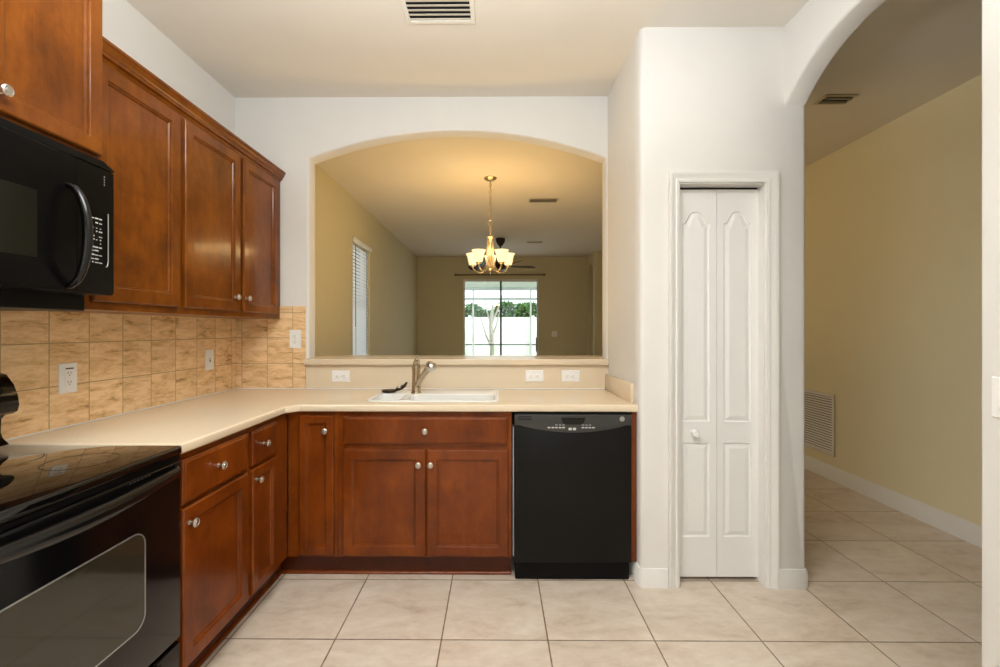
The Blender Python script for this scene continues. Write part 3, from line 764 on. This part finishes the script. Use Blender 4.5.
# ------------------------------------------------------------------ dishwasher
DW0, DW1 = 0.0945, 0.7025; DY = 2.300
t = thing('dishwasher', 'black built-in dishwasher with grey control panel under the counter', 'dishwasher', ((DW0+DW1)/2, DY, 0))
h = (DW1-DW0)/2
bm = B(); box(bm, -h+0.004, h-0.004, 0.035, 0.60, 0.02, 0.878); mk('body', bm, 'black_satin', t)
bm = B(); box(bm, -h+0.001, h-0.001, 0.002, 0.034, 0.104, 0.876, 0.004, 2); dd = mk('door', bm, 'dw_black', t, 35)
bm = B(); L = [(-h+0.002, 0.872), (-h+0.002, 0.818)]
for i in range(21):
    u = -h+0.03+(2*h-0.06)*i/20; L.append((u, 0.818-0.038*math.sin(PI*i/20)**0.8 if 0 < i < 20 else 0.818))
L += [(h-0.002, 0.818), (h-0.002, 0.872)]
slab(bm, L, [], lambda u, v, w: (u, -0.004+w, v), 0.0055, 0.0015, lambda c, e: c.y < -0.003)
cp = mk('control_panel', bm, 'dw_panel', t, 30)
bm = B(); slab(bm, [(-0.066, 0.871), (-0.056, 0.832), (-0.040, 0.822), (0.040, 0.822), (0.056, 0.832), (0.066, 0.871)], [], lambda u, v, w: (u, -0.0052+w, v), 0.001); mk('handle_pocket', bm, 'duct', cp)
bm = B(); slab(bm, [(-0.066, 0.871), (-0.062, 0.858), (0.062, 0.858), (0.066, 0.871)], [], lambda u, v, w: (u, -0.014+w, v), 0.0085, 0.002); mk('handle_lip', bm, 'dw_panel', cp, 40)
bm = B()
for zz in (0.845, 0.853, 0.861): box(bm, -0.285, -0.215, -0.0050, -0.0042, zz, zz+0.004)
mk('vent_slots', bm, 'duct', cp)
for x in (-0.125, -0.105, -0.087, -0.068, -0.05, 0.05, 0.068, 0.086, 0.104):
    bm = B(); box(bm, x-0.007, x+0.007, -0.0052, -0.0042, 0.803, 0.809)
    bt = mk('button', bm, 'label', cp)
    if abs(x) < 0.1: bm = B(); box(bm, x-0.006, x+0.006, -0.0050, -0.0042, 0.818, 0.8205); mk('button_print', bm, 'label', cp)
for x in (-0.016, 0.006):
    bm = B(); box(bm, x-0.008, x+0.008, -0.0056, -0.0042, 0.793, 0.805); mk('button', bm, 'label', cp)
bm = B(); lathe(bm, [(0.013, 0), (0.013, 0.0015), (0.0115, 0.002), (0.0105, 0.0014), (0.0095, 0.0014), (0, 0.0018)], (0.252, -0.004, 0.851), 28, 'y'); mk('badge', bm, 'silver', cp)
bm = B(); box(bm, -h+0.006, h-0.006, 0.030, 0.042, 0.004, 0.101, 0.003, 1); mk('kick_plate', bm, 'black_satin', t)
bm = B(); box(bm, 0.0895, 0.0925, 2.337, 2.40, 0.12, 0.80)
tag(mk('gap_strip', bm, 'trim'), 'thin white strip showing between sink cabinet and dishwasher', 'strip')

# ------------------------------------------------------------------ vents
def ceiling_vent(label, x0, x1, y0, y1, n, mat='vent', fr=0.022, group=None, tilt=0.6):
    cx, cy = (x0+x1)/2, (y0+y1)/2
    t = thing('ceiling_vent', label, 'vent', (cx, cy, CEIL-0.001), 0)
    w, d = x1-x0, y1-y0
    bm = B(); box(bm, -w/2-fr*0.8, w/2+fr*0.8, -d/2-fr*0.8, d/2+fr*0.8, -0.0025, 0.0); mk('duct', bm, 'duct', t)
    bm = B()
    slab(bm, [(-w/2-fr, -d/2-fr), (w/2+fr, -d/2-fr), (w/2+fr, d/2+fr), (-w/2-fr, d/2+fr)], [[(-w/2, -d/2), (w/2, -d/2), (w/2, d/2), (-w/2, d/2)]], lambda u, v, w_: (u, v, -0.003-w_), 0.006, 0.002, lambda c, e: c.z < -0.008)
    mk('frame', bm, mat, t)
    bm = B(); s = d/n
    for i in range(n):
        y = -d/2+s*(i+0.5); a = s*0.42
        c_, s_ = math.cos(tilt)*a, math.sin(tilt)*a
        vs = [bm.verts.new((x, y+dy, -0.010+dz)) for x in (-w/2, w/2) for dy, dz in ((-c_, -s_*0.5), (c_, s_*0.5), (c_, s_*0.5+0.0015), (-c_, -s_*0.5+0.0015))]
        for f in ((0, 1, 2, 3), (7, 6, 5, 4), (0, 4, 5, 1), (1, 5, 6, 2), (2, 6, 7, 3), (3, 7, 4, 0)): bm.faces.new([vs[k] for k in f])
    mk('slats', bm, mat, t)
    return t
ceiling_vent('white slatted vent in the kitchen ceiling at the top of the photo', -0.425, -0.125, 1.93, 2.205, 9, 'vent', 0.022)
ceiling_vent('small dark vent in the hallway ceiling beyond the arch', 2.18, 2.36, 2.94, 3.03, 2, 'vent_tan', 0.016, tilt=1.52)
ceiling_vent('vent in the dining ceiling right of the chandelier', 0.40, 0.72, 5.22, 5.34, 3, 'vent_tan', 0.02, tilt=1.2)
ceiling_vent('faint vent in the far ceiling behind the ceiling fan', 0.55, 0.80, 7.75, 7.85, 3, 'vent_tan', 0.02, tilt=0.3)
t = thing('return_grille', 'white slatted return air grille low on the hallway wall', 'vent', (HALLX-0.0005, 4.16, 0.21), -PI/2)
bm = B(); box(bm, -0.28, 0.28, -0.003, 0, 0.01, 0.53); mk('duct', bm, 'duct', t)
bm = B(); slab(bm, [(-0.30, 0), (0.30, 0), (0.30, 0.54), (-0.30, 0.54)], [[(-0.275, 0.025), (0.275, 0.025), (0.275, 0.515), (-0.275, 0.515)]], lambda u, v, w: (u, -0.010+w, v), 0.007, 0.002, lambda c, e: c.y < -0.009); mk('frame', bm, 'vent', t)
bm = B()
for i in range(22):
    zc = 0.025+0.49*(i+0.5)/22
    vs = [bm.verts.new((x, y, zz)) for x in (-0.275, 0.275) for y, zz in ((-0.010, zc-0.008), (-0.004, zc+0.005), (-0.004, zc+0.0065), (-0.010, zc-0.0065))]
    for f in ((0, 1, 2, 3), (7, 6, 5, 4), (0, 4, 5, 1), (1, 5, 6, 2), (2, 6, 7, 3), (3, 7, 4, 0)): bm.faces.new([vs[k] for k in f])
mk('slats', bm, 'vent', t)

# ------------------------------------------------------------------ chandelier
CH = (-0.058, 4.51)
t = thing('chandelier', 'lit five shade nickel chandelier hanging in the dining room', 'chandelier', (CH[0], CH[1], 1.875))
H0 = 1.875; zc = lambda v: v-H0
bm = B(); lathe(bm, [(0, CEIL-0.001-H0), (0.062, CEIL-0.001-H0), (0.064, CEIL-0.008-H0), (0.045, CEIL-0.022-H0), (0.015, CEIL-0.034-H0), (0, CEIL-0.036-H0)][::-1], (0, 0, 0), 28); mk('canopy', bm, 'chand_metal', t, 40)
bm = B()
def link_ring(bm, z0, hh, r, flip):
    pts = []
    for i in range(17):
        a = 2*PI*i/16; u, v = 0.010*math.sin(a), hh/2*math.cos(a)
        pts.append((u if flip else 0, 0 if flip else u, z0+v))
    tube(bm, pts, r, 6, False)
zz = 2.81; f = False
while zz > 2.44:
    link_ring(bm, zc(zz), 0.040, 0.0028, f); zz -= 0.030; f = not f
tube(bm, [(0.004, 0, zc(2.82)), (0.004, 0.004, zc(2.6)), (0.003, 0, zc(2.42))], 0.0025, 6)
mk('chain', bm, 'chand_metal', t, 60)
bm = B(); pts = [(0.022*math.sin(a), 0, zc(2.395)+0.03*math.cos(a)) for a in [2*PI*i/20 for i in range(21)]]
tube(bm, pts, 0.004, 8, False)
mk('loop', bm, 'chand_metal', t, 60)
bm = B(); lathe(bm, [(0, 2.366), (0.009, 2.365), (0.010, 2.33), (0.018, 2.318), (0.012, 2.30), (0.014, 2.27), (0.030, 2.262), (0.036, 2.250), (0.030, 2.240), (0.022, 2.20), (0.018, 2.10), (0.020, 2.00), (0.030, 1.975), (0.044, 1.955), (0.040, 1.935), (0.022, 1.920), (0.012, 1.900), (0.014, 1.888), (0, 1.876)], (0, 0, -H0), 24); mk('column', bm, 'chand_metal', t, 50)
R_ = 0.192
for k in range(5):
    a = -PI/2+math.radians(36)+k*2*PI/5
    ca, sa = math.cos(a), math.sin(a)
    bm = B(); P_ = [(0.03, 1.945), (0.06, 1.915), (0.10, 1.897), (0.135, 1.898), (0.165, 1.915), (0.185, 1.940), (R_, 1.960)]
    tube(bm, [(r*ca, r*sa, zc(v)) for r, v in P_], [0.008, 0.007, 0.007, 0.007, 0.007, 0.007, 0.008], 10)
    P2 = [(0.028, 2.235), (0.036, 2.16), (0.032, 2.06), (0.040, 1.99), (0.058, 1.945), (0.07, 1.93)]
    tube(bm, [(r*ca, r*sa, zc(v)) for r, v in P2], 0.0045, 8)
    ar = mk('arm', bm, 'chand_metal', t, 60)
    bm = B(); lathe(bm, [(0, 1.978), (0.012, 1.980), (0.030, 1.990), (0.032, 1.998), (0.018, 2.004), (0.016, 2.02), (0, 2.022)], (R_*ca, R_*sa, -H0-0.024), 20); mk('cup', bm, 'chand_metal', ar, 50)
    bm = B(); lathe(bm, [(0.024, 1.996), (0.036, 2.005), (0.044, 2.030), (0.049, 2.060), (0.056, 2.090), (0.070, 2.118), (0.068, 2.1185), (0.053, 2.090), (0.046, 2.060), (0.041, 2.032), (0.030, 2.010), (0.0, 2.004)], (R_*ca, R_*sa, -H0-0.024), 28)
    mk('lamp_shade', bm, 'shade', t, 60)
    point('chandelier_bulb', (CH[0]+R_*ca, CH[1]+R_*sa, 2.112), 2.4, (1.0, 0.66, 0.28), 0.05)

# ceiling fan
t = thing('ceiling_fan', 'dark ceiling fan far behind the chandelier', 'fan', (0.075, 7.5, 2.33))
bm = B(); lathe(bm, [(0, 0.39), (0.03, 0.40), (0.075, 0.47), (0.08, 0.523), (0, 0.523)], (0, 0, 0), 24); mk('canopy', bm, 'fan_metal', t, 50)
bm = B(); tube(bm, [(0, 0, 0.15), (0, 0, 0.40)], 0.013, 10); mk('rod', bm, 'fan_metal', t, 50)
bm = B(); lathe(bm, [(0, 0.0), (0.06, 0.0), (0.09, 0.03), (0.12, 0.06), (0.12, 0.12), (0.07, 0.155), (0, 0.16)], (0, 0, 0), 28); mk('motor', bm, 'fan_metal', t, 50)
for k in range(5):
    bm = B(); slab(bm, [(0.10, -0.02), (0.18, -0.055), (0.56, -0.085), (0.60, -0.05), (0.60, 0.05), (0.56, 0.085), (0.18, 0.055), (0.10, 0.02)], [], lambda u, v, w: (u, v, w+v*0.34), 0.007)
    b_ = mk('blade', bm, 'fan_blade', t); b_.location = (0, 0, 0.055); b_.rotation_euler = (0, 0, 0.2+k*2*PI/5)

# curtain rod
t = thing('curtain_rod', 'thin brown curtain rod above the sliding glass door', 'curtain rod', (0.08, FAR, 2.47))
bm = B(); tube(bm, [(-0.90, -0.07, 0), (0.90, -0.07, 0)], 0.014, 10); mk('rod', bm, 'rod', t, 50)
for s in (-1, 1):
    bm = B(); lathe(bm, [(0, 0), (0.022, 0.01), (0.026, 0.03), (0.018, 0.05), (0, 0.055)] if s > 0 else [(0, 0), (0.022, -0.01), (0.026, -0.03), (0.018, -0.05), (0, -0.055)], (s*0.90, -0.07, 0), 16, 'x'); mk('finial', bm, 'rod', t, 50)
    bm = B(); tube(bm, [(s*0.85, -0.0005, 0), (s*0.85, -0.07, 0)], 0.009, 8); mk('bracket', bm, 'rod', t, 50)

# ------------------------------------------------------------------ sliding glass door
t = bpy.data.objects.new('door_2', None); COL.objects.link(t); t.location = (SX0, FAR, 0)
t['kind'] = 'structure'; t['label'] = 'white framed sliding glass door to the patio'; t['category'] = 'door'
ww = SX1-SX0
bm = B(); slab(bm, [(0.001, 0.001), (ww-0.001, 0.001), (ww-0.001, SZ-0.001), (0.001, SZ-0.001)], [[(0.015, 0.03), (ww-0.015, 0.03), (ww-0.015, SZ-0.02), (0.015, SZ-0.02)]], lambda u, v, w: (u, 0.02+w, v), 0.1)
mk('frame', bm, 'trim', t)
for x0, x1, yy in ((0.016, ww/2+0.02, 0.03), (ww/2-0.02, ww-0.016, 0.075)):
    bm = B(); slab(bm, [(x0, 0.031), (x1, 0.031), (x1, SZ-0.021), (x0, SZ-0.021)], [[(x0+0.022, 0.08), (x1-0.022, 0.08), (x1-0.022, SZ-0.05), (x0+0.022, SZ-0.05)]], lambda u, v, w: (u, yy+w, v), 0.035)
    pn = mk('sliding_panel', bm, 'silver' if False else 'trim', t)
    bm = B(); box(bm, x0+0.021, x1-0.021, yy+0.015, yy+0.020, 0.079, SZ-0.049); mk('glass', bm, 'glass', pn)
bm = B(); box(bm, ww/2-0.020, ww/2+0.020, 0.018, 0.0295, 0.04, SZ-0.04); mk('meeting_stile', bm, 'slot', t)
bm = B(); box(bm, ww-0.060, ww-0.040, 0.052, 0.0745, 0.85, 1.15, 0.004, 1); mk('handle', bm, 'slot', t)

# ------------------------------------------------------------------ dining window with blind
t = bpy.data.objects.new('window_1', None); COL.objects.link(t); t.location = (DL, (WY0+WY1)/2, WZ0); t.rotation_euler = (0, 0, PI/2)
t['kind'] = 'structure'; t['label'] = 'narrow window on the dining room left wall'; t['category'] = 'window'
hw = (WY1-WY0)/2; hh = WZ1-WZ0
bm = B(); slab(bm, [(-hw+0.001, 0.001), (hw-0.001, 0.001), (hw-0.001, hh-0.001), (-hw+0.001, hh-0.001)], [[(-hw+0.04, 0.04), (hw-0.04, 0.04), (hw-0.04, hh*0.52-0.015), (-hw+0.04, hh*0.52-0.015)], [(-hw+0.04, hh*0.52+0.015), (hw-0.04, hh*0.52+0.015), (hw-0.04, hh-0.04), (-hw+0.04, hh-0.04)]], lambda u, v, w: (u, 0.09+w, v), 0.04)
mk('frame', bm, 'trim', t)
bm = B(); box(bm, -hw+0.035, hw-0.035, 0.108, 0.112, 0.035, hh-0.035); mk('glass', bm, 'glass', t)
t = thing('window_blind', 'white horizontal blind hanging over the dining room window', 'blind', (DL, (WY0+WY1)/2, WZ0), PI/2)
bm = B(); box(bm, -hw-0.02, hw+0.02, -0.028, 0.0-0.0005, hh-0.03, hh+0.025, 0.006, 2); mk('valance', bm, 'blind', t, 40)
bm = B(); n = 34
for i in range(n):
    zz = 0.05+(hh-0.10)*i/n; tl = 1.08
    dy, dz = 0.024*math.cos(tl), 0.024*math.sin(tl)
    vs = [bm.verts.new((x, 0.03+a*dy, zz+0.02+a*dz+b)) for x in (-hw+0.006, hw-0.006) for a, b in ((-1, 0), (1, 0), (1, 0.003), (-1, 0.003))]
    for f in ((0, 1, 2, 3), (7, 6, 5, 4), (0, 4, 5, 1), (1, 5, 6, 2), (2, 6, 7, 3), (3, 7, 4, 0)): bm.faces.new([vs[k] for k in f])
mk('slats', bm, 'slat', t)
bm = B(); box(bm, -hw+0.006, hw-0.006, 0.012, 0.05, 0.02, 0.042, 0.003, 1); mk('bottom_rail', bm, 'blind', t)
bm = B()
for x in (-0.22, 0.22): tube(bm, [(x, 0.004, 0.04), (x, 0.004, hh-0.05)], 0.002, 6)
tube(bm, [(-0.28, -0.012, 0.5), (-0.28, -0.012, hh-0.05)], 0.004, 6)
mk('cords', bm, 'slot', t)

# ------------------------------------------------------------------ outdoors
bm = B(); box(bm, -4, 5, FAR+0.06, 13.0, -0.14, -0.03); struct('floor_patio', bm, 'deck', label='pale concrete patio floor outside', cat='patio')
bm = B(); box(bm, -14, 16, 13.0, 26, -0.2, -0.06); o = mk('lawn', bm, 'grass'); o['kind'] = 'structure'
bm = B(); box(bm, -4, 5, FAR+0.16, 12.9, 2.52, 2.66); struct('ceiling_patio', bm, 'lanai', label='pale patio ceiling outside the sliding door', cat='ceiling')
t = thing('patio_screen', 'pale screen frame with posts and a grey rail across the open patio side', 'screen', (0.2, 12.8, -0.03))
bm = B(); box(bm, -4, 5, -0.06, 0.06, 2.48, 2.545); mk('beam', bm, 'lanai', t)
bm = B(); box(bm, -4, 5, -0.024, 0.0, 2.20, 2.27); mk('rail', bm, 'lanai', t)
for x in (-0.86, 0.80):
    bm = B(); box(bm, x-0.025, x+0.025, 0.0005, 0.0255, 0.0, 2.48, 0.003, 1); mk('post', bm, 'fence', t)
bm = B(); box(bm, -4, 5, 0.026, 0.06, 0.90, 0.93); mk('rail', bm, 'dw_panel', t)
t = thing('vinyl_fence', 'tall white vinyl privacy fence beyond the patio', 'fence', (0.2, 17, 0))
bm = B()
for i in range(40): box(bm, -6+i*0.3, -6+i*0.3+0.292, -0.012, 0.012, -0.05, 1.74)
mk('boards', bm, 'fence', t)
bm = B(); box(bm, -6, 6, -0.03, 0.03, 1.741, 1.80); mk('top_rail', bm, 'fence', t)
for i in range(6):
    bm = B(); box(bm, -6+i*2.4-0.06, -6+i*2.4+0.06, -0.06, 0.06-0.12, -0.06, 1.86) if False else box(bm, -6+i*2.4-0.06, -6+i*2.4+0.06, -0.13, -0.0305, -0.06, 1.86)
    mk('post', bm, 'fence', t)
t = thing('hedge', 'dense green hedge rising behind the white vinyl fence', 'hedge', (0.2, 18.7, -0.06))
rd = random.Random(3); bm = B()
for i in range(9000):
    x = rd.uniform(-3, 3); top = 2.42+0.14*math.sin(2.3*x)+0.10*math.sin(5.1*x+1)
    c = Vector((x, rd.uniform(-0.4, 0.4), rd.uniform(0.9, top)))
    d = Vector((rd.gauss(0, 1), rd.gauss(0, 1), rd.gauss(0, 1))).normalized(); e = d.orthogonal().normalized(); q = rd.uniform(0.07, 0.14)
    bm.faces.new([bm.verts.new(c+e*q*0.4), bm.verts.new(c+d*q), bm.verts.new(c-e*q*0.4), bm.verts.new(c-d*q)])
mk('foliage', bm, 'leaf', t)
for i in range(6):
    bm = B(); tube(bm, [(-2.5+i, 0, 0), (-2.5+i+0.05, 0.02, 1.6)], [0.05, 0.03], 8); mk('stem', bm, 'bark', t)
t = thing('tree', 'pale bare trunk tree standing just outside the patio', 'tree', (-0.15, 14.2, -0.06))
bm = B(); tube(bm, [(0, 0, 0), (0.03, 0, 0.8), (-0.02, 0, 1.5), (0.05, 0, 2.2)], [0.09, 0.075, 0.065, 0.04], 10)
mk('trunk', bm, 'bark', t, 60)
for k, (dx, z0) in enumerate(((-0.35, 0.8), (0.3, 1.1), (-0.25, 1.5), (0.4, 1.6))):
    bm = B(); tube(bm, [(0.01, 0, z0), (dx*0.5, 0.05, z0+0.4), (dx, 0, z0+1.0)], [0.035, 0.025, 0.012], 8); mk('branch', bm, 'bark', t, 60)

# ------------------------------------------------------------------ groups of repeats
GROUPS = {'wall_outlet': 'white wall outlets around the counter', 'light_switch': 'white light switches on the walls',
          'base_cabinet': 'reddish wood base cabinets', 'wall_cabinet': 'brown wood wall cabinets', 'ceiling_vent': 'ceiling air vents',
          'caulk_line': 'white caulk lines behind the countertop', 'tile_backsplash': 'tan tile backsplash pieces'}
for o in S.objects:
    k = o.name.split('.')[0]
    if o.parent is None and k in GROUPS: o['group'] = GROUPS[k]
